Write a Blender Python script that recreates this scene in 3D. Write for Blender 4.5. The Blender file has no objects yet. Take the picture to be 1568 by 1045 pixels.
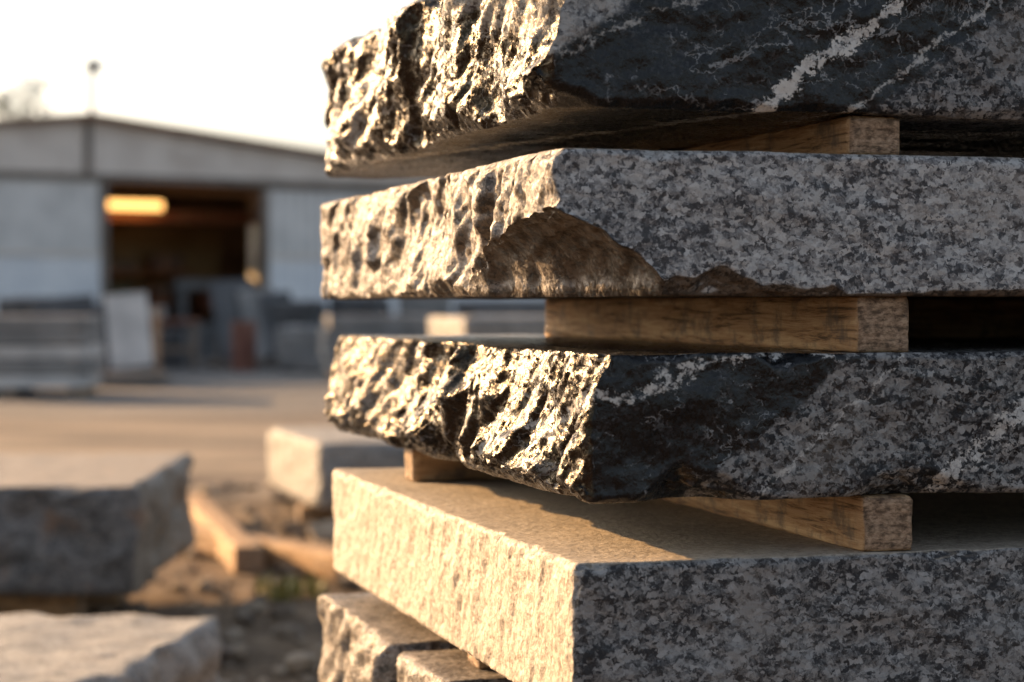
import bpy, math, random
import numpy as np
from mathutils import Vector, Matrix

random.seed(7)
scene = bpy.context.scene
scene.view_settings.view_transform = 'Standard'
scene.view_settings.look = 'None'
scene.view_settings.exposure = 0

# ------------------------------------------------------------------ noise
_rng = np.random.RandomState(11)
_perm = _rng.permutation(256)
_perm = np.concatenate([_perm, _perm, _perm])
_g = _rng.normal(size=(256, 3))
_g /= np.linalg.norm(_g, axis=1)[:, None]

def perlin(x, y, z):
    x = np.asarray(x, float); y = np.asarray(y, float); z = np.asarray(z, float)
    x, y, z = np.broadcast_arrays(x, y, z)
    xi = np.floor(x).astype(int); yi = np.floor(y).astype(int); zi = np.floor(z).astype(int)
    xf, yf, zf = x - xi, y - yi, z - zi
    u = xf**3*(xf*(xf*6-15)+10); v = yf**3*(yf*(yf*6-15)+10); w = zf**3*(zf*(zf*6-15)+10)
    out = 0
    for dx in (0, 1):
        for dy in (0, 1):
            for dz in (0, 1):
                h = _perm[(_perm[(_perm[(xi+dx) & 255] + yi+dy) & 255] + zi+dz) & 255]
                g = _g[h]
                d = g[..., 0]*(xf-dx) + g[..., 1]*(yf-dy) + g[..., 2]*(zf-dz)
                out = out + d*(u if dx else 1-u)*(v if dy else 1-v)*(w if dz else 1-w)
    return out*1.6

def fbm(x, y, z, o=4, r=0.5):
    s = 0; a = 1; f = 1
    for i in range(o):
        s = s + a*perlin(x*f+i*17.3, y*f+i*9.1, z*f-i*5.7)
        a *= r; f *= 2.03
    return s

def ridged(x, y, z, o=4, r=0.5):
    s = 0; a = 1; f = 1
    for i in range(o):
        s = s + a*(1-2*np.abs(perlin(x*f+i*7.3, y*f+i*3.1, z*f+i*15.7)))
        a *= r; f *= 2.1
    return s

_ft = _rng.uniform(-1, 1, size=(256, 5))
def _fac(u, v, seed, slope, k):
    u = np.asarray(u, float)+seed*3.17; v = np.asarray(v, float)+seed*1.31
    iu = np.floor(u).astype(int); iv = np.floor(v).astype(int)
    best = np.full(u.shape, -1e9)
    for du in (-1, 0, 1):
        for dv in (-1, 0, 1):
            cu, cv = iu+du, iv+dv
            h = _perm[(_perm[cu & 255]+cv) & 255]
            r = _ft[h]
            px = u-(cu+.5+.42*r[..., 0]); py = v-(cv+.5+.42*r[..., 1])
            d2 = px*px+py*py
            val = .35*r[..., 2]+slope*(r[..., 3]*px+r[..., 4]*py)-k*d2-2.5*np.clip(d2-.8, 0, None)
            best = np.maximum(best, val)
    return best
def facets(u, v, seed, slope=1.25, k=.45):
    """broken-stone facets: difference of two upper envelopes of tilted planes (ridges as well as grooves)"""
    c, s = .84, .54
    return .8*(_fac(u, v, seed, slope, k)-_fac(c*u-s*v, s*u+c*v, seed+7.3, slope, k))

# ------------------------------------------------------------------ node helpers
class NT:
    def __init__(self, name):
        self.m = bpy.data.materials.new(name)
        self.m.use_nodes = True
        self.t = self.m.node_tree
        self.t.nodes.clear()
        self.out = self.t.nodes.new('ShaderNodeOutputMaterial')
        self.b = self.t.nodes.new('ShaderNodeBsdfPrincipled')
        self.t.links.new(self.b.outputs[0], self.out.inputs[0])
        self.co = self.t.nodes.new('ShaderNodeTexCoord').outputs['Object']
    def set(self, sock, v):
        if isinstance(v, bpy.types.NodeSocket):
            self.t.links.new(v, sock)
        elif v is not None:
            if isinstance(v, (tuple, list)) and len(v) == 3 and sock.type == 'RGBA':
                v = tuple(v)+(1,)
            sock.default_value = v
    def math(self, op, a, b=None, c=None, clamp=False):
        n = self.t.nodes.new('ShaderNodeMath'); n.operation = op; n.use_clamp = clamp
        self.set(n.inputs[0], a)
        if b is not None: self.set(n.inputs[1], b)
        if c is not None: self.set(n.inputs[2], c)
        return n.outputs[0]
    def vmath(self, op, a, b=None):
        n = self.t.nodes.new('ShaderNodeVectorMath'); n.operation = op
        self.set(n.inputs[0], a)
        if b is not None: self.set(n.inputs[1], b)
        return n.outputs[0]
    def vscale(self, a, s):
        n = self.t.nodes.new('ShaderNodeVectorMath'); n.operation = 'SCALE'
        self.set(n.inputs[0], a); self.set(n.inputs['Scale'], s)
        return n.outputs[0]
    def mapping(self, v, loc=(0, 0, 0), rot=(0, 0, 0), sc=(1, 1, 1)):
        n = self.t.nodes.new('ShaderNodeMapping')
        self.set(n.inputs[0], v)
        n.inputs[1].default_value = loc; n.inputs[2].default_value = rot; n.inputs[3].default_value = sc
        return n.outputs[0]
    def noise(self, v, s, d=3, r=0.55, dist=0, col=False):
        n = self.t.nodes.new('ShaderNodeTexNoise')
        self.set(n.inputs['Vector'], v)
        n.inputs['Scale'].default_value = s; n.inputs['Detail'].default_value = d
        n.inputs['Roughness'].default_value = r; n.inputs['Distortion'].default_value = dist
        return n.outputs['Color' if col else 'Fac']
    def vor(self, v, s, feat='F1', out='Distance', rnd=1):
        n = self.t.nodes.new('ShaderNodeTexVoronoi'); n.feature = feat
        self.set(n.inputs['Vector'], v)
        n.inputs['Scale'].default_value = s
        n.inputs['Randomness'].default_value = rnd
        return n.outputs[out]
    def ramp(self, f, stops, interp='LINEAR'):
        n = self.t.nodes.new('ShaderNodeValToRGB')
        n.color_ramp.interpolation = interp
        e = n.color_ramp.elements
        while len(e) < len(stops): e.new(0.5)
        for i, (p, c) in enumerate(stops):
            e[i].position = p
            e[i].color = (c, c, c, 1) if not isinstance(c, (tuple, list)) else tuple(c)+(1,)
        self.set(n.inputs[0], f)
        return n.outputs[0]
    def mix(self, f, a, b, mode='MIX'):
        n = self.t.nodes.new('ShaderNodeMix'); n.data_type = 'RGBA'; n.blend_type = mode
        self.set(n.inputs[0], f); self.set(n.inputs[6], a); self.set(n.inputs[7], b)
        return n.outputs[2]
    def sep(self, v):
        n = self.t.nodes.new('ShaderNodeSeparateXYZ'); self.set(n.inputs[0], v)
        return n.outputs
    def smooth(self, v, lo, hi, a=0.0, b=1.0):
        n = self.t.nodes.new('ShaderNodeMapRange'); n.interpolation_type = 'SMOOTHSTEP'
        self.set(n.inputs[0], v)
        n.inputs[1].default_value = lo; n.inputs[2].default_value = hi
        n.inputs[3].default_value = a; n.inputs[4].default_value = b
        return n.outputs[0]
    def bump(self, h, strength, dist, nrm=None):
        n = self.t.nodes.new('ShaderNodeBump')
        self.set(n.inputs['Strength'], strength)
        n.inputs['Distance'].default_value = dist
        self.set(n.inputs['Height'], h)
        if nrm is not None: self.set(n.inputs['Normal'], nrm)
        return n.outputs[0]
    def objnormal(self):
        geo = self.t.nodes.new('ShaderNodeNewGeometry')
        tn = self.t.nodes.new('ShaderNodeVectorTransform'); tn.vector_type = 'NORMAL'
        tn.convert_from = 'WORLD'; tn.convert_to = 'OBJECT'
        self.t.links.new(geo.outputs['Normal'], tn.inputs[0])
        return self.sep(tn.outputs[0])
    def finish(self, col, rough, nrm=None, spec=0.5, metal=0):
        self.set(self.b.inputs['Base Color'], col)
        self.set(self.b.inputs['Roughness'], rough)
        self.set(self.b.inputs['Specular IOR Level'], spec)
        self.b.inputs['Metallic'].default_value = metal
        if nrm is not None: self.set(self.b.inputs['Normal'], nrm)
        return self.m

def granite(name, dark=(.03, .032, .036), mid=(.13, .13, .135), light=(.42, .41, .40), bias=0.0,
            scale=26, black=None, pale=None, veins=(), fine_veins=0.0, side=None, glint=0.4, offs=(0, 0, 0), spark=.45, bumpd=.004,
            stain=(.14, .11, .08), stain_amt=.25, spec=.4, tint=None, cell=.12, under_shade=None):
    """granite in the slab's own coordinates. black/pale: (na,nb,nz,c) half spaces; veins: (na,nb,nz,c,width,amount)"""
    n = NT(name)
    co = n.mapping(n.co, loc=offs) if offs != (0, 0, 0) else n.co
    jit = n.vmath('MULTIPLY', n.vmath('SUBTRACT', n.noise(co, 130, 2, .6, col=True), (.5, .5, .5)), (.012, .012, .012))
    cj = n.vmath('ADD', co, jit)
    cs = n.mapping(cj, rot=(0, math.radians(35), math.radians(20)), sc=(1.0, 1.0, 1.6))
    n1 = n.noise(cs, scale, 4, .70)
    n3 = n.noise(co, 6, 4, .6)
    c1 = n.vor(cs, 125, out='Color'); v1 = n.sep(c1)
    c2 = n.vor(cj, 290, out='Color'); v2 = n.sep(c2)
    f = n.math('ADD', n.math('MULTIPLY', n1, .58), n.math('MULTIPLY', v1[0], .20))
    f = n.math('ADD', f, n.math('MULTIPLY', v2[0], .17))
    f = n.math('ADD', f, n.math('MULTIPLY', n3, .26))
    f = n.math('ADD', f, -.105+bias)
    m2 = tuple(.55*a+.45*b for a, b in zip(mid, light))
    col = n.ramp(f, [(.40, dark), (.445, mid), (.525, m2), (.61, light)])
    # scattered bright feldspar crystals
    fel = n.math('MULTIPLY', n.smooth(v1[1], .80, .84), n.smooth(f, .46, .50))
    col = n.mix(n.math('MULTIPLY', fel, .6), col, tuple(min(1, c*1.4) for c in light))
    xs = n.sep(co)
    on = n.objnormal()
    endm = n.smooth(n.math('MULTIPLY', on[0], -1), .35, .7)      # split end of the slab
    pn = n.math('SUBTRACT', n.noise(co, 11, 6, .70), .5)
    def plane(p, amp=.04):
        d = n.math('MULTIPLY_ADD', xs[0], p[0], n.math('MULTIPLY', xs[1], p[1]))
        d = n.math('MULTIPLY_ADD', xs[2], p[2], d)
        d = n.math('SUBTRACT', d, p[3])
        return n.math('MULTIPLY_ADD', pn, amp*2, d)
    if stain_amt:
        col = n.mix(n.smooth(n3, .54, .72, 0, stain_amt), col, stain)
    bm = None
    if black:
        for p in black:
            m = n.smooth(plane(p[:4]), -.004, .004, 1, 0)
            bm = m if bm is None else n.math('MULTIPLY', bm, m)
        blk = n.ramp(n.math('MULTIPLY_ADD', v2[1], .35, n.math('MULTIPLY', n1, .65)), [(.40, (.004, .005, .006)), (.62, (.010, .011, .013)), (.76, (.045, .046, .05))])
        fv = n.math('ABSOLUTE', n.math('SUBTRACT', n.noise(cs, 9, 5, .60, .5), .5))
        fvm = n.math('MULTIPLY', n.smooth(fv, .001, .010, 1, 0), n.smooth(n3, .45, .58))
        fv2 = n.math('ABSOLUTE', n.math('SUBTRACT', n.noise(cj, 20, 2, .5, 1.0), .53))
        fvm2 = n.math('MULTIPLY', n.smooth(fv2, .0, .010, 1, 0), n.smooth(n1, .50, .6))
        blk = n.mix(n.math('MULTIPLY', n.math('MAXIMUM', fvm, fvm2), fine_veins), blk, (.30, .31, .32))
        col = n.mix(bm, col, blk)
    if pale:
        pm = None
        for p in pale:
            m = n.smooth(plane(p[:4]), -.006, .006, 1, 0)
            pm = m if pm is None else n.math('MULTIPLY', pm, m)
        pc = n.ramp(f, [(.36, (.04, .04, .045)), (.44, (.16, .16, .16)), (.58, (.34, .34, .33))])
        col = n.mix(n.math('MULTIPLY', pm, .9), col, pc)
    vsum = None
    for v in veins:
        d = n.math('ABSOLUTE', plane(v[:4], amp=.050))
        wv = n.math('MULTIPLY', n.math('SUBTRACT', f, .33), v[4]*6)
        m = n.math('MULTIPLY', n.smooth(n.math('SUBTRACT', d, wv), -.003, .002, 1, 0), v[5])
        vsum = m if vsum is None else n.math('MAXIMUM', vsum, m)
    if vsum is not None:
        vc = n.ramp(f, [(.34, (.10, .10, .10)), (.42, (.36, .35, .34)), (.56, (.58, .57, .54))])
        col = n.mix(vsum, col, vc)
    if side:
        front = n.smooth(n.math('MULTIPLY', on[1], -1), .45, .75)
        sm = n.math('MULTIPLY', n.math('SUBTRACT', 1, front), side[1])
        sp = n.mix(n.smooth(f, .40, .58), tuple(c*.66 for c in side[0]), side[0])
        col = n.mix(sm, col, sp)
    if under_shade:   # shade of the broken corner painted dark brown on all down-facing faces
        uc = n.ramp(f, [(.40, tuple(c*.35 for c in under_shade)), (.5, under_shade), (.6, tuple(c*1.7 for c in under_shade))])
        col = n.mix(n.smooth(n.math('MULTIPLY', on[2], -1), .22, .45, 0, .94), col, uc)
    h = n.math('MULTIPLY_ADD', n.vor(cj, 110), .4, n.noise(co, 80, 5, .66))
    nr = n.bump(h, n.math('MULTIPLY_ADD', endm, .30, .60), bumpd)
    tilt = n.vscale(n.vmath('SUBTRACT', c2, (.5, .5, .5)), n.math('MULTIPLY_ADD', endm, spark*.7, spark*.3))
    tilt2 = n.vscale(n.vmath('SUBTRACT', c1, (.5, .5, .5)), n.math('MULTIPLY_ADD', endm, cell*2.2, cell*.6))
    nr = n.vmath('NORMALIZE', n.vmath('ADD', nr, n.vmath('ADD', tilt, tilt2)))
    rg = n.smooth(v2[2], .1, .9, glint, .8)
    if bm is not None:
        rg = n.mix(bm, rg, n.smooth(v2[2], 0, 1, glint*.85, .38))
    if tint:    # golden sun glint painted into the highlight colour of the split end
        n.set(n.b.inputs['Specular Tint'], n.mix(endm, (1, 1, 1), tint))
        return n.finish(col, rg, nr, spec=n.math('MULTIPLY_ADD', endm, .20, spec-.08))
    return n.finish(col, rg, nr, spec=spec)

# ------------------------------------------------------------------ mesh builders
def link(ob, parent=None):
    scene.collection.objects.link(ob)
    if parent: ob.parent = parent
    return ob

def axis(parts):
    out = [0.0]
    for end, step in parts:
        k = max(1, int(round((end-out[-1])/step)))
        s = out[-1]
        out += [s+(end-s)*(i+1)/k for i in range(k)]
    return np.array(out)

def grid_block(name, ax, ay, az, deform, mat, loc, rotz=0, parent=None, smooth=True):
    na, nb, nc = len(ax), len(ay), len(az)
    surf = np.zeros((na, nb, nc), bool)
    surf[0] = surf[-1] = True; surf[:, 0] = surf[:, -1] = True; surf[:, :, 0] = surf[:, :, -1] = True
    idx = -np.ones((na, nb, nc), np.int32)
    I = np.argwhere(surf)
    idx[surf] = np.arange(len(I))
    P = np.stack([ax[I[:, 0]], ay[I[:, 1]], az[I[:, 2]]], 1).astype(float)
    P = deform(P)
    F = []
    def quads(g, flip):
        q = np.stack([g[:-1, :-1], g[1:, :-1], g[1:, 1:], g[:-1, 1:]], -1).reshape(-1, 4)
        F.append(q[:, ::-1] if flip else q)
    quads(idx[0], True); quads(idx[-1], False)
    quads(idx[:, 0], False); quads(idx[:, -1], True)
    quads(idx[:, :, 0], True); quads(idx[:, :, -1], False)
    F = np.concatenate(F)
    me = bpy.data.meshes.new(name)
    me.vertices.add(len(P)); me.vertices.foreach_set('co', P.ravel())
    me.loops.add(F.size); me.loops.foreach_set('vertex_index', F.ravel().astype(np.int32))
    me.polygons.add(len(F)); me.polygons.foreach_set('loop_start', np.arange(0, F.size, 4, dtype=np.int32))
    me.polygons.foreach_set('use_smooth', np.full(len(F), smooth))
    me.update(calc_edges=True)
    me.materials.append(mat)
    ob = bpy.data.objects.new(name, me)
    ob.location = loc; ob.rotation_euler = (0, 0, rotz)
    return link(ob, parent)

def make_deform(L, W, T, seed, left=.010, ridge=.006, fac=0.0, front=.003, bed=.0015, chips=None, chip=(.003, .02, 9), taper=0, extra=None, fo=.05, fs=26, f2=.38, grain=.05):
    s = seed*13.7
    ch = {'lt': chip, 'lb': chip, 'ft': chip, 'fb': chip, 'fl': chip, 'bl': chip}
    if chips: ch.update(chips)
    def f(P):
        A, B, Z = P[:, 0].copy(), P[:, 1].copy(), P[:, 2].copy()
        a0, b0, z0 = A.copy(), B.copy(), Z.copy()
        wl = np.clip(1-a0/fo, 0, 1); wr = np.clip(1-(L-a0)/fo, 0, 1)
        wf = np.clip(1-b0/fo, 0, 1); wb = np.clip(1-(W-b0)/fo, 0, 1)
        dl = left*fbm(b0*4+s, z0*6, a0*3+s, 3, .5)
        if ridge: dl = dl + ridge*(ridged(b0*12+z0*5+s, z0*2.5, s, 2, .5)-.6)
        if fac:
            bb = b0+.45*z0+.006*perlin(b0*30, z0*30, s); zz = z0+.006*perlin(b0*30, z0*30, s+9)
            dl = dl + fac*facets(bb*fs, zz*fs*.6, seed) + fac*f2*facets(bb*fs*2.9, zz*fs*2.3, seed+3) + fac*grain*fbm(b0*90, z0*90, s, 3, .6)
        df = front*fbm(a0*6+s, z0*9+2, s+b0*6, 4, .55) + front*.12*fbm(a0*60, z0*60, s+b0*60, 2, .6)
        if front > .004: df = df + front*.35*facets(a0*13, z0*15, seed+5)
        A = A - wl*(dl+taper*(z0/T-.5)) + wr*dl
        B = B - wf*df + wb*df
        wz = np.where(z0 > T/2, 1, -1)*np.clip(1-np.minimum(z0, T-z0)/(T*.4), 0, 1)
        if bed: Z = Z + wz*bed*fbm(a0*8+s, b0*8, s, 3, .55)
        def cut(d1, d2, t, prm):
            base, amp, sc = prm
            n = fbm(t*sc+s*1.7, s+base*100, d1*3, 3, .55)
            c = base*(1+.5*perlin(t*90, s, 0.5)) + amp*np.clip(n-.05, 0, 1)**1.3
            e = np.clip(c-(d1+d2), 0, None)
            k = .5+.25*perlin(t*sc*2+5, s, 3.3)
            wob = 1+.3*perlin(d1*70+s, d2*70, t*70)
            return d1+e*k*wob, d2+e*(1-k)*wob
        d1, d2 = cut(A, T-Z, b0, ch['lt']); A = d1; Z = T-d2
        A, Z = cut(A, Z, b0+7, ch['lb'])
        d1, d2 = cut(B, T-Z, a0+3, ch['ft']); B = d1; Z = T-d2
        B, Z = cut(B, Z, a0+11, ch['fb'])
        A, B = cut(A, B, z0+5, ch['fl'])
        d1, d2 = cut(A, W-B, z0+9, ch['bl']); A = d1; B = W-d2
        d1, d2 = cut(L-A, B, z0+19, ch['bl']); A = L-d1; B = d2
        d1, d2 = cut(L-A, T-Z, b0+15, ch['lt']); A = L-d1; Z = T-d2
        if extra: A, B, Z = extra(A, B, Z, a0, b0, z0)
        return np.stack([A, B, Z], 1)
    return f

def block(name, L, W, T, mat, loc, rotz, seed, res=.02, parent=None, **kw):
    return grid_block(name, axis([(L, res)]), axis([(W, res)]), axis([(T, res)]),
                      make_deform(L, W, T, seed, **kw), mat, loc, rotz, parent)

def box(name, x0, x1, y0, y1, z0, z1, mat, parent=None, bev=0):
    vs = [(x, y, z) for x in (x0, x1) for y in (y0, y1) for z in (z0, z1)]
    fs = [(0, 1, 3, 2), (4, 6, 7, 5), (0, 4, 5, 1), (2, 3, 7, 6), (0, 2, 6, 4), (1, 5, 7, 3)]
    me = bpy.data.meshes.new(name); me.from_pydata(vs, [], fs); me.update()
    me.materials.append(mat)
    ob = link(bpy.data.objects.new(name, me), parent)
    if bev:
        m = ob.modifiers.new('bev', 'BEVEL'); m.width = bev; m.segments = 2
    return ob

def empty(name, loc=(0, 0, 0), rotz=0):
    e = bpy.data.objects.new(name, None); e.location = loc; e.rotation_euler = (0, 0, rotz)
    e.empty_display_size = .2
    return link(e)

# ------------------------------------------------------------------ materials
def simple(name, c1, c2, sc=5, rough=.7, bump=.0, bs=20, metal=0):
    n = NT(name)
    f = n.noise(n.co, sc, 4, .6)
    col = n.mix(n.smooth(f, .35, .65), c1, c2)
    nr = n.bump(n.noise(n.co, bs, 4, .65), .8, bump) if bump else None
    return n.finish(col, rough, nr, metal=metal)

def wood_mat(name, c1, c2, ax=1):
    n = NT(name)
    sc = [9, 9, 9]; sc[ax] = .55
    st = n.mapping(n.co, sc=tuple(sc))
    f = n.noise(st, 12, 6, .72, .5)
    col = n.ramp(f, [(.37, tuple(c*.25 for c in c1)), (.46, c1), (.62, c2)])
    dirt = n.noise(n.co, 22, 4, .7)
    col = n.mix(n.smooth(dirt, .48, .68, 0, .7), col, (.10, .083, .07))
    e = n.smooth(n.math('ABSOLUTE', n.objnormal()[ax]), .6, .85)
    eg = n.ramp(n.noise(n.mapping(n.co, sc=(1, 1, 2.2)), 75, 4, .75), [(.40, (.06, .042, .03)), (.5, (.24, .165, .11)), (.62, (.44, .32, .22))])
    col = n.mix(n.math('MULTIPLY', e, .85), col, eg)
    h = n.math('ADD', f, n.math('MULTIPLY', n.noise(n.co, 120, 3, .7), .5))
    nr = n.bump(h, .8, .004)
    return n.finish(col, .75, nr, spec=.3)

M_wood = wood_mat('timber', (.35, .205, .10), (.54, .38, .22))
M_woodx = wood_mat('timber_x', (.35, .215, .11), (.54, .39, .23), ax=0)

GLINT_TINT = (1, .72, .38)
G1 = granite('granite_black_veined', dark=(.014, .015, .017), mid=(.040, .041, .045), light=(.21, .21, .21), bias=-.015, scale=40,
             black=[(1, 0.0, -1.33, .36), (-.65, -.25, 1, .06)], fine_veins=.7,
             veins=[(1, .25, -1.33, .233, .010, .95), (1, .3, -1.33, .335, .003, .6), (-.35, .0, 1, .055, .002, .5), (0, 1, .9, .62, .006, .5), (0, 1, .6, .95, .012, .45)],
             pale=[(.65, .25, -1, -.05)], glint=.22, spark=.30, bumpd=.0018, spec=.36, tint=GLINT_TINT, cell=.14)
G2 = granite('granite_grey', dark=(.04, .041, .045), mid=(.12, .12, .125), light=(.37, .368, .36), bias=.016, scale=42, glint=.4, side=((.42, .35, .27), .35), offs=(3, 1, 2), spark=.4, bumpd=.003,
             under_shade=(.068, .052, .038))
G3 = granite('granite_black_grey', dark=(.012, .013, .015), mid=(.042, .043, .047), light=(.23, .23, .226), bias=-.026, scale=42,
             black=[(1, -.05, -1.19, .115), (-.3, 1, .5, .95)], fine_veins=.7,
             veins=[(-.22, .2, 1, .108, .0038, .8), (-.77, .3, 1, -.30, .010, .75), (-.9, .3, 1, -.17, .002, .6), (-.5, .3, 1, -.20, .0025, .5)], glint=.20, spark=.30, bumpd=.0018, spec=.36, tint=GLINT_TINT, cell=.14)
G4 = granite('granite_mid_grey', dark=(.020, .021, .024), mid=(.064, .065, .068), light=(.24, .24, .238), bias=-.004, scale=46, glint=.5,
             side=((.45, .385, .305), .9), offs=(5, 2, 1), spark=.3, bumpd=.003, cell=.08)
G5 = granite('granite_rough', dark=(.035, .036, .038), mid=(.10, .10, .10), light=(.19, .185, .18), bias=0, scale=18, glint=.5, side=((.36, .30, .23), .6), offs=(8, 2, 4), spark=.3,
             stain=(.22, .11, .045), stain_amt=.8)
M_pale = granite('granite_pale', dark=(.10, .10, .10), mid=(.18, .175, .165), light=(.30, .29, .27), bias=.02, scale=14, glint=.6, offs=(8, 5, 4), spark=.2)

# ------------------------------------------------------------------ main stack
ROT = math.radians(16)
U = Vector((math.cos(ROT), math.sin(ROT), 0)); V = Vector((-math.sin(ROT), math.cos(ROT), 0))
C0 = Vector((.065, 2.17, 0))
def at(a, b, z): return C0 + U*a + V*b + Vector((0, 0, z))

AX = [(.06, .003), (.55, .004), (1.3, .04), (2.3, .1)]
def AY(W): return [(.05, .003), (.7, .0035), (W, .006)]

def main_slab(name, z0, T, W, mat, a, seed, b=0, **kw):
    return grid_block(name, axis(AX), axis(AY(W)), axis([(T, .0033)]),
                      make_deform(2.3, W, T, seed, **kw), mat, at(a, b, z0), ROT)

main_slab('granite_slab', 1.403, .195, 1.24, G1, -.028, 1, left=.020, ridge=.003, fac=.022, fs=11, f2=.28, grain=.06, front=.005, bed=.003, taper=-.02,
          chips={'lt': (.006, .05, 6), 'lb': (.005, .03, 7), 'fb': (.007, .06, 5), 'fl': (.006, .02, 9), 'bl': (.02, .05, 6)})

def broken_corner(A, B, Z, a0, b0, z0):
    # lower corner broken away along one rough, slightly domed plane facing down and forward
    t = 1-np.clip(A+.004, 0, 9)/.118-np.clip(B, 0, 9)/.36
    t = np.clip(t+.10*fbm(a0*20, b0*9, .7, 3, .6), 0, 1)
    zp = .094*t**.50
    zp = zp+np.clip(t*6, 0, 1)*(.003*facets(A*26, B*14, 5)+.0015*fbm(A*60, B*40, .2, 3, .6))
    hit = (Z < zp) & (t > 0)
    Z = np.where(hit, zp+Z*.02, Z)
    return A, B, Z
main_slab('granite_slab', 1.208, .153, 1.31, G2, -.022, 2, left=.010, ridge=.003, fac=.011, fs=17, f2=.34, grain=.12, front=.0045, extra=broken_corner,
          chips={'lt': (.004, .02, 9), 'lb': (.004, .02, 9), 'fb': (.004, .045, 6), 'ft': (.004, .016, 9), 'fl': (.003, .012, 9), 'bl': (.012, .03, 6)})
main_slab('granite_slab', .991, .156, 1.38, G3, .014, 3, left=.016, ridge=.003, fac=.022, fs=12, f2=.28, grain=.06, front=.005, taper=-.052,
          chips={'lt': (.004, .02, 9), 'lb': (.005, .03, 8), 'fb': (.006, .055, 5), 'ft': (.004, .016, 9), 'fl': (.005, .02, 9), 'bl': (.015, .04, 6)})
main_slab('granite_slab', .765, .165, 1.30, G4, 0.0, 4, left=.003, ridge=.002, fac=.0026, fs=22, grain=.15, front=.006, bed=.001,
          chips={'lt': (.004, .014, 14), 'lb': (.003, .012, 9), 'fb': (.004, .02, 7), 'ft': (.004, .018, 12), 'fl': (.003, .014, 9), 'bl': (.006, .01, 6)})

def spacer(a, b, z, ln, w, h, seed, along_u=False):
    if along_u:
        return grid_block('wood_spacer', axis([(ln, .012)]), axis([(w, .005)]), axis([(h, .005)]),
                          make_deform(ln, w, h, seed, left=.003, ridge=.001, front=.0015, bed=.0003, chip=(.002, .004, 14), fo=.02), M_woodx, at(a, b, z), ROT)
    return grid_block('wood_spacer', axis([(w, .004)]), axis([(.1, .005), (ln, .02)]), axis([(h, .004)]),
                      make_deform(w, ln, h, seed, left=.0025, ridge=.0006, front=.004, bed=.0006, chip=(.003, .008, 16), fo=.02), M_wood, at(a, b, z), ROT)

spacer(.315, .015, 1.3605, 1.15, .062, .043, 11)
spacer(1.25, .02, 1.3605, 1.15, .062, .043, 12)
spacer(.325, .012, 1.147, 1.17, .062, .061, 13)
spacer(1.5, .02, 1.147, 1.15, .062, .061, 15)
spacer(.42, .85, 1.147, 1.05, .08, .061, 14, True)
spacer(.33, .010, .930, 1.17, .062, .061, 16)
spacer(1.5, .02, .930, 1.17, .062, .061, 17)
spacer(.07, 1.02, .930, .24, .06, .061, 18, True)

def lower(name, a, b, z, L, W, T, seed, mat=G5, res=.007, **kw):
    return grid_block(name, axis([(min(L, .5), res)]+([(L, .05)] if L > .5 else [])), axis([(W, res*1.3)]), axis([(T, res)]),
                      make_deform(L, W, T, seed, **kw), mat, at(a, b, z), ROT)
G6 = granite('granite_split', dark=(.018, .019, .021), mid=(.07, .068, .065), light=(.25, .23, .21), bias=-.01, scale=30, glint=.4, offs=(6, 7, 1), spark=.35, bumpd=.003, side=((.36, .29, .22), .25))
lower('granite_block', -.03, .76, .46, .34, .52, .268, 21, mat=G6, left=.012, ridge=.004, fac=.014, fs=16, front=.006, chip=(.006, .03, 9))
lower('granite_block', -.02, .50, .46, 2.1, .24, .262, 22, mat=G6, left=.012, ridge=.004, fac=.010, fs=16, front=.006, chip=(.006, .03, 9))
spacer(.10, .76, .728, .5, .06, .036, 23)
spacer(1.5, .45, .728, .3, .06, .036, 24)
spacer(.05, .57, .7225, 1.9, .06, .042, 25, True)
lower('granite_block', -.09, .40, .0, 2.3, .98, .42, 26, left=.012, ridge=.006, front=.006, chip=(.006, .04, 5), res=.014)
spacer(.0, .55, .42, 1.9, .07, .041, 27, True)
spacer(.0, 1.0, .42, 1.9, .07, .041, 28, True)

# ------------------------------------------------------------------ yard blocks
block('stone_block', 2.6, 1.65, .38, G5, (-3.9, 7.18, .185), math.radians(2), 31, res=.025, left=.04, ridge=.006, fac=.016, fs=6, front=.03, bed=.004, chip=(.012, .10, 3), fo=.12,
      chips={'lt': (.01, .04, 3)})
for y, s in ((7.45, 32), (8.3, 33)):
    block('timber_bearer', 2.3, .16, .185, M_woodx, (-3.85, y, 0), 0, s, left=.004, ridge=.002, front=.003, bed=.0005, chip=(.006, .01, 5), fo=.03)
block('stone_block', 1.32, 1.2, .445, M_pale, (-2.13, 3.98, .0), math.radians(-6), 35, left=.05, ridge=.0, front=.04, bed=.006, chip=(.02, .22, 2), fo=.15)
block('stone_block', 1.5, 1.5, .36, M_pale, (-1.02, 11.1, .10), math.radians(17), 36, res=.03, left=.015, ridge=.004, front=.02, chip=(.015, .07, 3), fo=.1)
for k, yy in enumerate((11.4, 12.2)):
    block('timber_bearer', 1.6, .1, .098, M_woodx, (-1.15, yy, 0), math.radians(17), 37+k, left=.004, ridge=.001, front=.002, chip=(.004, .008, 5), fo=.03)
block('timber_beam', .13, 2.6, .13, M_wood, (-1.22, 9.2, .0), math.radians(14), 40, left=.004, ridge=.001, front=.003, chip=(.004, .01, 5), fo=.03)
block('timber_beam', .12, 2.3, .12, M_wood, (-.75, 9.0, .0), math.radians(36), 41, left=.004, ridge=.001, front=.003, chip=(.004, .01, 5), fo=.03)
block('stone_block', 2.5, 1.6, .4, G5, (-6.2, 13.2, .02), math.radians(3), 42, left=.03, front=.02, chip=(.02, .06, 3), fo=.1, res=.05)
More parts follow.
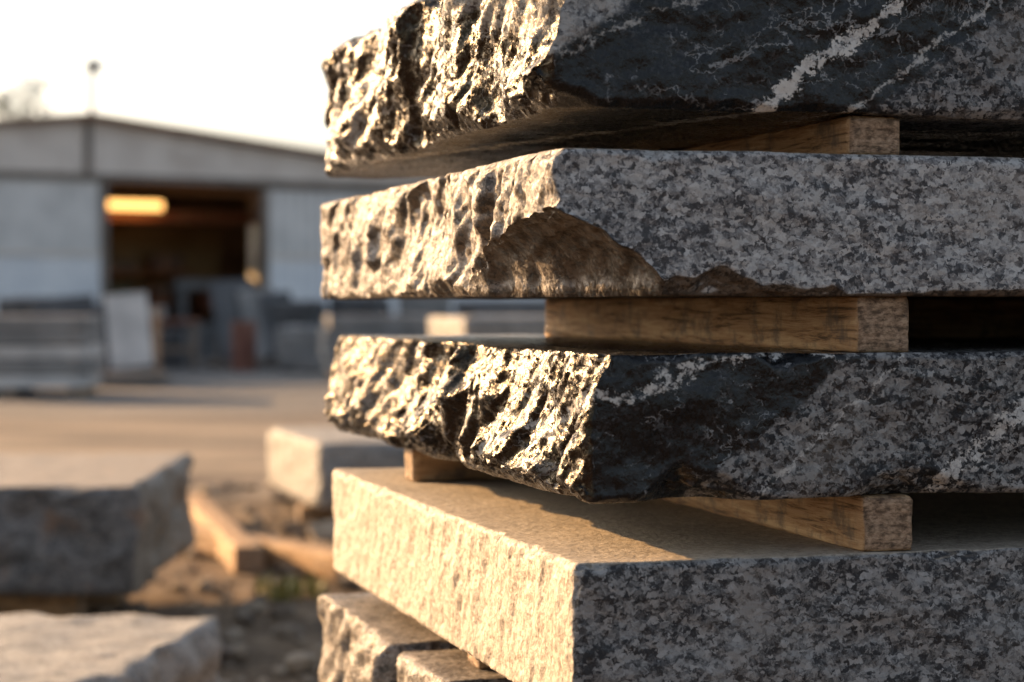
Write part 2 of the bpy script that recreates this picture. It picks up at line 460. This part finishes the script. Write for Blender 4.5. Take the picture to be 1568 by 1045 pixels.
for k in range(3):
    block('stone_slab', 1.7, 1.2, .30, M_pale, (-.42+.05*k, 14+.04*k, .06+k*.375), math.radians(12+k), 50+k, left=.015, front=.01, chip=(.01, .04, 3), fo=.08, res=.04)
    for d in (.25, 1.25):
        block('wood_spacer', .09, 1.1, .075, M_wood, (-.42+d, 14.1, -.015+k*.375), math.radians(12), 60+k, left=.003, ridge=.001, front=.002, chip=(.003, .005, 5), fo=.03, res=.03)

# ------------------------------------------------------------------ ground
def ground():
    xs = np.concatenate([np.linspace(-900, -40, 12), np.linspace(-38, -7, 24), np.linspace(-6.8, 4, 180), np.linspace(4.5, 40, 24), np.linspace(60, 900, 12)])
    ys = np.concatenate([np.linspace(-200, -5, 8), np.linspace(-4, 3.8, 16), np.linspace(4, 17, 220), np.linspace(17.5, 60, 50), np.linspace(80, 2500, 14)])
    X, Y = np.meshgrid(xs, ys, indexing='ij')
    near = np.clip((17-Y)/4, 0, 1)*np.clip((Y+4)/3, 0, 1)*np.clip((7+X)/1, 0, 1)*np.clip((5-X)/2, 0, 1)
    Z = near*(.022*fbm(X*1.6, Y*1.6, 0*X+.3, 5, .6)+.010*ridged(X*7, Y*7, 0*X, 2))-.014*near
    P = np.stack([X, Y, Z], -1).reshape(-1, 3)
    na, nb = X.shape
    idx = np.arange(na*nb).reshape(na, nb)
    F = np.stack([idx[:-1, :-1], idx[1:, :-1], idx[1:, 1:], idx[:-1, 1:]], -1).reshape(-1, 4)
    me = bpy.data.meshes.new('ground'); me.from_pydata(P.tolist(), [], F.tolist()); me.update()
    me.polygons.foreach_set('use_smooth', np.full(len(F), True))
    n = NT('yard_ground')
    co = n.co; x = n.sep(co)
    d = n.noise(co, 1.3, 6, .65)
    dirt = n.ramp(d, [(.38, (.035, .024, .016)), (.5, (.10, .068, .042)), (.62, (.22, .16, .105))])
    g = n.noise(co, 16, 4, .7)
    dirt = n.mix(n.smooth(g, .5, .65, 0, .7), dirt, (.24, .18, .12))
    conc = n.ramp(n.noise(co, .35, 5, .6), [(.35, (.12, .118, .115)), (.65, (.20, .196, .19))])
    dust = n.ramp(n.noise(n.mapping(co, sc=(.3, 1, 1)), .8, 4, .6), [(.4, (.14, .118, .10)), (.6, (.28, .235, .185))])
    yy = n.math('ADD', x[1], n.math('MULTIPLY', n.math('SUBTRACT', n.noise(co, .5, 4), .5), 8))
    col = n.mix(n.smooth(yy, 11, 15), dirt, dust)
    col = n.mix(n.smooth(yy, 21, 25), col, conc)
    nr = n.bump(g, .9, .03)
    me.materials.append(n.finish(col, .9, nr, spec=.2))
    link(bpy.data.objects.new('ground', me))
ground()

def rubble():
    import bmesh
    bm = bmesh.new()
    for i in range(800):
        y = random.uniform(5.5, 14); x = random.uniform(-.36*y, .08*y)
        r = random.choice([.012, .018, .025, .03, .05]) * random.uniform(.7, 1.3)
        if random.random() < .07: r *= 2
        m = Matrix.Translation((x, y, r*.3)) @ Matrix.Rotation(random.uniform(0, 6.28), 4, 'Z') @ Matrix.Diagonal((random.uniform(.8, 1.7), 1, random.uniform(.45, .9), 1))
        g = bmesh.ops.create_icosphere(bm, subdivisions=1, radius=r, matrix=m)
        for v in g['verts']:
            v.co += Vector((random.uniform(-1, 1), random.uniform(-1, 1), random.uniform(-1, 1)))*r*.25
    me = bpy.data.meshes.new('gravel'); bm.to_mesh(me); bm.free()
    me.materials.append(simple('rubble', (.09, .07, .055), (.32, .26, .19), 4, .85, .004, 60))
    link(bpy.data.objects.new('gravel', me))
rubble()

def blades(name, cx, cy, n, h, col1, col2, spread):
    vs, fs = [], []
    for i in range(n):
        a = random.uniform(0, 6.28); r = spread*random.random()**.7
        x, y = cx+r*math.cos(a), cy+r*math.sin(a)
        hh = h*random.uniform(.4, 1); lean = random.uniform(.1, .8)*hh; w = .004+.006*random.random(); b = random.uniform(0, 6.28)
        k = len(vs)
        px, py = -math.sin(b)*w, math.cos(b)*w
        vs += [(x-px, y-py, 0), (x+px, y+py, 0), (x+math.cos(b)*lean*.4+px, y+math.sin(b)*lean*.4+py, hh*.6), (x+math.cos(b)*lean*.4-px, y+math.sin(b)*lean*.4-py, hh*.6), (x+math.cos(b)*lean, y+math.sin(b)*lean, hh)]
        fs += [(k, k+1, k+2, k+3), (k+3, k+2, k+4)]
    me = bpy.data.meshes.new(name); me.from_pydata(vs, [], fs); me.update()
    me.materials.append(simple(name+'_leaf', col1, col2, 9, .6))
    link(bpy.data.objects.new(name, me))
blades('weed_clump', -.90, 8.6, 90, .10, (.16, .16, .03), (.32, .27, .07), .16)

# ------------------------------------------------------------------ shed
SR = math.radians(33)
shed = empty('industrial_shed', (-8.69, 43, 0), SR)
def corr(name, x0, x1, z0, z1f, mat, y=0, pitch=.25, dep=.03, parent=shed):
    vs, fs = [], []
    n = max(2, int((x1-x0)/pitch)*4)
    for i in range(n+1):
        x = x0+(x1-x0)*i/n
        yy = y - (dep if (i % 4) in (1, 2) else 0)
        zt = z1f(x) if callable(z1f) else z1f
        vs += [(x, yy, z0), (x, yy, zt)]
        if i: k = 2*i; fs.append((k-2, k, k+1, k-1))
    me = bpy.data.meshes.new(name); me.from_pydata(vs, [], fs); me.update(); me.materials.append(mat)
    return link(bpy.data.objects.new(name, me), parent)
M_clad = simple('shed_cladding', (.58, .575, .56), (.72, .71, .69), 1.2, .5)
M_clad2 = simple('shed_cladding_low', (.68, .71, .75), (.80, .82, .84), 1.0, .5)
M_gable = simple('shed_gable_sheet', (.62, .55, .49), (.76, .69, .62), .8, .5)
M_trim = simple('shed_trim', (.14, .12, .10), (.22, .18, .15), 3, .6)
M_roof = simple('shed_roof', (.24, .15, .10), (.32, .21, .15), 2, .6)
M_in = simple('shed_interior', (.16, .10, .055), (.30, .20, .11), 1, .8)
M_inf = simple('shed_floor', (.18, .165, .15), (.25, .23, .20), 1, .8)
M_steel = simple('orange_steel', (.30, .09, .03), (.38, .14, .05), 2, .6)
rz = lambda x: 4.95-.105*abs(x)
SX = 12.0
corr('wall_left_upper', -SX, .28, 2.22, 3.72, M_clad)
corr('wall_left_lower', -SX, .28, .0, 2.2, M_clad2, y=-.03)
corr('wall_right_upper', 4.08, SX, 2.22, 3.66, M_clad)
corr('wall_right_lower', 4.08, SX, .0, 2.2, M_clad2, y=-.03)
corr('gable_left', -SX, -.06, 3.86, rz, M_gable, y=-.02, pitch=1.0, dep=.02)
corr('gable_right', .06, SX, 3.86, rz, M_gable, y=-.02, pitch=1.0, dep=.02)
box('header_beam', -SX, SX, -.10, .10, 3.72, 3.86, M_trim, shed)
box('ridge_post', -.06, .06, -.12, .05, 3.86, 4.93, M_trim, shed)
box('jamb_left', .28, .42, -.08, .2, 0, 3.72, M_trim, shed)
box('jamb_right', 3.94, 4.08, -.08, .2, 0, 3.72, M_trim, shed)
for x0, x1, nm in ((-SX, .26, 'band_left'), (4.1, SX, 'band_right')):
    box(nm, x0, x1, -.09, -.04, 2.17, 2.25, M_gable, shed)
def roof_half(name, sgn):
    vs = [(0, -.35, 4.99), (sgn*(SX+.3), -.35, 4.99-.105*(SX+.3)), (sgn*(SX+.3), 22, 4.99-.105*(SX+.3)), (0, 22, 4.99)]
    vs += [(a, b, c+.09) for a, b, c in vs]
    fs = [(0, 1, 2, 3), (4, 7, 6, 5), (0, 4, 5, 1), (1, 5, 6, 2), (2, 6, 7, 3)]
    me = bpy.data.meshes.new(name); me.from_pydata(vs, [], fs); me.update(); me.materials.append(M_roof)
    link(bpy.data.objects.new(name, me), shed)
roof_half('roof_left', -1); roof_half('roof_right', 1)
box('back_wall', -SX, SX, 21.6, 21.8, 0, 3.6, M_in, shed)
box('side_wall_left', -SX, -SX+.15, .1, 21.6, 0, 3.65, M_clad, shed)
box('side_wall_right', SX-.15, SX, .1, 21.6, 0, 3.65, M_clad, shed)
box('floor', -SX+.15, SX-.15, .1, 21.6, .0, .02, M_inf, shed)
box('inner_partition', -3.5, 8, 9.0, 9.15, .02, 4.0, M_in, shed)
box('crane_beam', .9, 7, 2.5, 2.75, 3.02, 3.25, M_steel, shed)
n = NT('lamp_glow'); n.b.inputs['Emission Color'].default_value = (1, .50, .14, 1); n.b.inputs['Emission Strength'].default_value = 3.2
n.finish((.8, .6, .4), .5); M_lamp = n.m
box('strip_lamp', .05, 2.55, 2.0, 2.22, 3.25, 3.44, M_lamp, shed, .03)
M_warm = simple('ochre_panel', (.28, .17, .06), (.38, .25, .11), 1, .7)
box('ochre_panel', 2.6, 5.4, 5.2, 5.3, 1.5, 3.0, M_warm, shed)
for k in range(3):
    for z in (.5, 1.2, 1.9):
        box('shelf_%d_%d' % (k, int(z*10)), .9+k*1.1, 1.9+k*1.1, 4.0, 4.6, z, z+.05, M_steel, shed)
        box('crate_%d_%d' % (k, int(z*10)), 1.0+k*1.1, 1.2+k*1.1+random.uniform(.2, .6), 4.05, 4.5, z+.052, z+random.uniform(.25, .5), simple('crate%d%d' % (k, int(z*10)), (.1, .08, .06), (random.uniform(.1, .35), .16, .09), 3, .7), shed)
box('gable_vent', 1.9, 2.5, -.07, -.03, 4.2, 4.5, M_gable, shed)

# ------------------------------------------------------------------ yard clutter near the shed
M_ws = simple('white_stone', (.44, .43, .42), (.62, .60, .58), 2, .6)
M_gs = simple('grey_stone', (.17, .17, .17), (.28, .27, .26), 2, .6)
M_ds = simple('dark_stone', (.04, .042, .047), (.085, .085, .09), 2, .4)
M_rust = simple('rust_paint', (.14, .05, .035), (.21, .09, .06), 4, .6)
def slab_stack(x, y, w, d, n, t, rot, mats):
    e = empty('slab_stack', (x, y, 0), rot)
    z = .0
    for s in (0.1, w/2-.08, w-.26):
        box('pallet_leg', s, s+.16, .02, d-.02, 0, .12, M_wood, e)
    z = .122
    for i in range(n):
        o = random.uniform(-.04, .04)
        box('slab_%d' % i, o, w+o, random.uniform(-.04, .02), d, z, z+t, random.choice(mats), e, .012)
        z += t
        if i < n-1:
            for s in (.15, w-.25):
                box('batten_%d_%d' % (i, int(s*10)), s, s+.09, .03, d-.03, z, z+.03, M_wood, e)
            z += .03
    return e
slab_stack(-7.4, 26.6, 2.0, 1.6, 5, .16, math.radians(4), [M_ws, M_gs])
slab_stack(-9.6, 28.5, 2.2, 1.4, 5, .17, math.radians(-6), [M_ws, M_gs])
def a_frame(x, y, rot, slabs):
    e = empty('slab_rack', (x, y, 0), rot)
    box('base', 0, 1.9, -.1, 1.1, .05, .15, M_trim, e)
    for s in (.1, 1.7):
        b = box('post_%d' % int(s*10), s, s+.09, .5, .59, .15, 1.15, M_trim, e)
        box('foot_%d' % int(s*10), s, s+.09, -.1, 1.1, 0, .05, M_trim, e)
    for i, (x0, w, h, m) in enumerate(slabs):
        b = box('slab_%d' % i, x0, x0+w, 0, .05, 0, h, m, e, .004)
        b.location = (0, .02-.07*i, .152); b.rotation_euler = (math.radians(-14), math.radians(-5), 0)
    return e
a_frame(-6.95, 30.8, math.radians(12), [(.0, .9, 1.15, M_ds), (.25, .8, 1.0, M_ds), (1.05, .62, 1.12, M_ws)])
a_frame(-5.3, 38.5, math.radians(28), [(.0, .8, 1.5, M_ds), (.5, .7, 1.3, M_gs), (.9, .6, 1.2, M_ds)])
bench = empty('work_bench', (-6.75, 37.5, 0), math.radians(20))
box('top', 0, 1.2, 0, .6, .85, .92, M_rust, bench)
for i, (a, b) in enumerate(((.03, .03), (1.09, .03), (.03, .49), (1.09, .49))):
    box('leg_%d' % i, a, a+.08, b, b+.08, 0, .85, M_trim, bench)
box('shelf', .05, 1.15, .05, .55, .35, .39, M_wood, bench)
box('toolbox', .2, .6, .1, .4, .922, 1.15, M_gs, bench, .02)
saw = empty('stone_saw', (-7.0, 44.6, 0), SR)
box('bed', 0, 1.9, 0, 1.0, .0, .8, M_ds, saw, .02)
box('column_left', .05, .25, .3, .7, .8, 1.5, M_ds, saw)
box('column_right', 1.65, 1.85, .3, .7, .8, 1.5, M_ds, saw)
box('bridge', 0, 1.9, .35, .65, 1.5, 1.72, M_ds, saw)
box('saw_head', .8, 1.2, .2, .8, 1.05, 1.49, M_rust, saw, .03)
for k, (x, y, h, m) in enumerate([(-4.6, 39, 1.25, M_ds), (-3.5, 40, 1.35, M_ds), (-4.1, 36.5, .8, M_gs), (-2.2, 41, 1.5, M_gs), (-8.6, 35, 1.3, M_ds), (-7.7, 34.4, 1.15, M_rust), (-8.2, 33, 1.0, M_ds), (-7.2, 39.5, .7, M_ds)]):
    block('stone_block', 1.0, .8, h, m, (x, y, 0), math.radians(random.uniform(-20, 20)), 70+k, left=.05, front=.06, bed=.03, chip=(.03, .2, 1.5), fo=.2, res=.06)
slab_stack(-2.9, 33.0, 1.7, 1.2, 4, .2, math.radians(10), [M_gs, M_ds, M_gs])
slab_stack(-1.0, 35.0, 2.0, 1.2, 5, .2, math.radians(-5), [M_ds, M_gs])
slab_stack(1.6, 34.0, 2.0, 1.2, 5, .2, math.radians(8), [M_ws, M_gs])
drum = empty('oil_drum', (-4.75, 37.2, 0))
def cyl(name, r, z0, z1, mat, parent, r2=None, seg=24, x=0, y=0):
    import bmesh
    bm = bmesh.new()
    bmesh.ops.create_cone(bm, cap_ends=True, segments=seg, radius1=r, radius2=r if r2 is None else r2, depth=z1-z0, matrix=Matrix.Translation((x, y, (z0+z1)/2)))
    me = bpy.data.meshes.new(name); bm.to_mesh(me); bm.free(); me.materials.append(mat)
    return link(bpy.data.objects.new(name, me), parent)
cyl('body', .22, 0, .88, M_rust, drum)
for z in (.28, .58, .86): cyl('hoop_%d' % int(z*100), .235, z, z+.03, M_rust, drum)

lamp = empty('street_lamp', (-13.2, 66, 0))
cyl('pole', .095, 0, 8.5, M_gs, lamp, .08, 12)
box('arm', -.05, .25, -.04, .04, 8.45, 8.53, M_gs, lamp)
box('head', -.16, .34, -.16, .16, 8.53, 8.82, M_ds, lamp, .04)

def tree(name, x, y, h, r, leaf_n=2600):
    e = empty(name, (x, y, 0))
    mt = simple(name+'_bark', (.05, .04, .03), (.09, .07, .05), 4, .9)
    cyl('trunk', .22, 0, h*.5, mt, e, .12, 10)
    import bmesh
    bm = bmesh.new(); tips = []
    for i in range(12):
        a = random.uniform(0, 6.28); st = Vector((0, 0, h*random.uniform(.3, .5)))
        en = Vector((math.cos(a)*r*random.uniform(.4, .9), math.sin(a)*r*random.uniform(.4, .9), h*random.uniform(.55, .98)))
        d = en-st
        m = Matrix.Translation((st+en)/2) @ d.to_track_quat('Z', 'Y').to_matrix().to_4x4()
        bmesh.ops.create_cone(bm, segments=6, radius1=.09, radius2=.02, depth=d.length, matrix=m)
        tips += [en, st+d*.7]
    me = bpy.data.meshes.new('limbs'); bm.to_mesh(me); bm.free(); me.materials.append(mt)
    link(bpy.data.objects.new('limbs', me), e)
    vs, fs = [], []
    for i in range(leaf_n):
        c = random.choice(tips)+Vector((random.gauss(0, 1), random.gauss(0, 1), random.gauss(0, .7)))*r*.2
        s = random.uniform(.06, .14); q = Vector((random.gauss(0, 1), random.gauss(0, 1), random.gauss(0, 1))).normalized(); p = q.orthogonal().normalized()
        k = len(vs)
        vs += [tuple(c-q*s), tuple(c+p*s*.6), tuple(c+q*s), tuple(c-p*s*.6)]; fs.append((k, k+1, k+2, k+3))
    me = bpy.data.meshes.new('crown'); me.from_pydata(vs, [], fs); me.update()
    me.materials.append(simple(name+'_leaf', (.06, .07, .03), (.12, .10, .05), 1, .7))
    link(bpy.data.objects.new('crown', me), e)
tree('bare_tree', -19.0, 82, 9.8, 2.0, 2400)
tree('bare_tree', -26, 80, 9.0, 3, 1800)
tree('bare_tree', 8, 75, 8, 4, 4000)
tree('bare_tree', 16, 80, 8, 4, 4000)

# ------------------------------------------------------------------ light
el = math.radians(18); az = math.radians(-53)
S = Vector((math.sin(az)*math.cos(el), math.cos(az)*math.cos(el), math.sin(el)))
sd = bpy.data.lights.new('sun', 'SUN'); sd.energy = 12.0; sd.angle = math.radians(.5); sd.color = (1, .57, .235)
so = bpy.data.objects.new('sun', sd); so.rotation_euler = S.to_track_quat('Z', 'Y').to_euler(); link(so)
w = bpy.data.worlds.new('World'); scene.world = w; w.use_nodes = True
nt = w.node_tree; nt.nodes.clear()
o = nt.nodes.new('ShaderNodeOutputWorld'); bg = nt.nodes.new('ShaderNodeBackground')
sk = nt.nodes.new('ShaderNodeTexSky'); sk.sky_type = 'NISHITA'; sk.sun_disc = False
sk.sun_elevation = el; sk.sun_rotation = az % (2*math.pi)
sk.air_density = 1.0; sk.dust_density = 4.0; sk.ozone_density = 1.0
hs = nt.nodes.new('ShaderNodeHueSaturation'); hs.inputs['Saturation'].default_value = .62   # hazy evening sky
bg.inputs[1].default_value = .26
nt.links.new(sk.outputs[0], hs.inputs['Color'])
nt.links.new(hs.outputs[0], bg.inputs[0]); nt.links.new(bg.outputs[0], o.inputs[0])

# ------------------------------------------------------------------ camera
cd = bpy.data.cameras.new('camera'); cd.sensor_width = 36; cd.lens = 73.8
cd.clip_start = .05; cd.clip_end = 5000
cd.dof.use_dof = True; cd.dof.focus_distance = 2.36; cd.dof.aperture_fstop = 4.0; cd.dof.aperture_blades = 0
co = bpy.data.objects.new('camera', cd); co.location = (0, 0, 1.2)
co.rotation_euler = (math.radians(90-1.02), 0, 0); link(co)
scene.camera = co
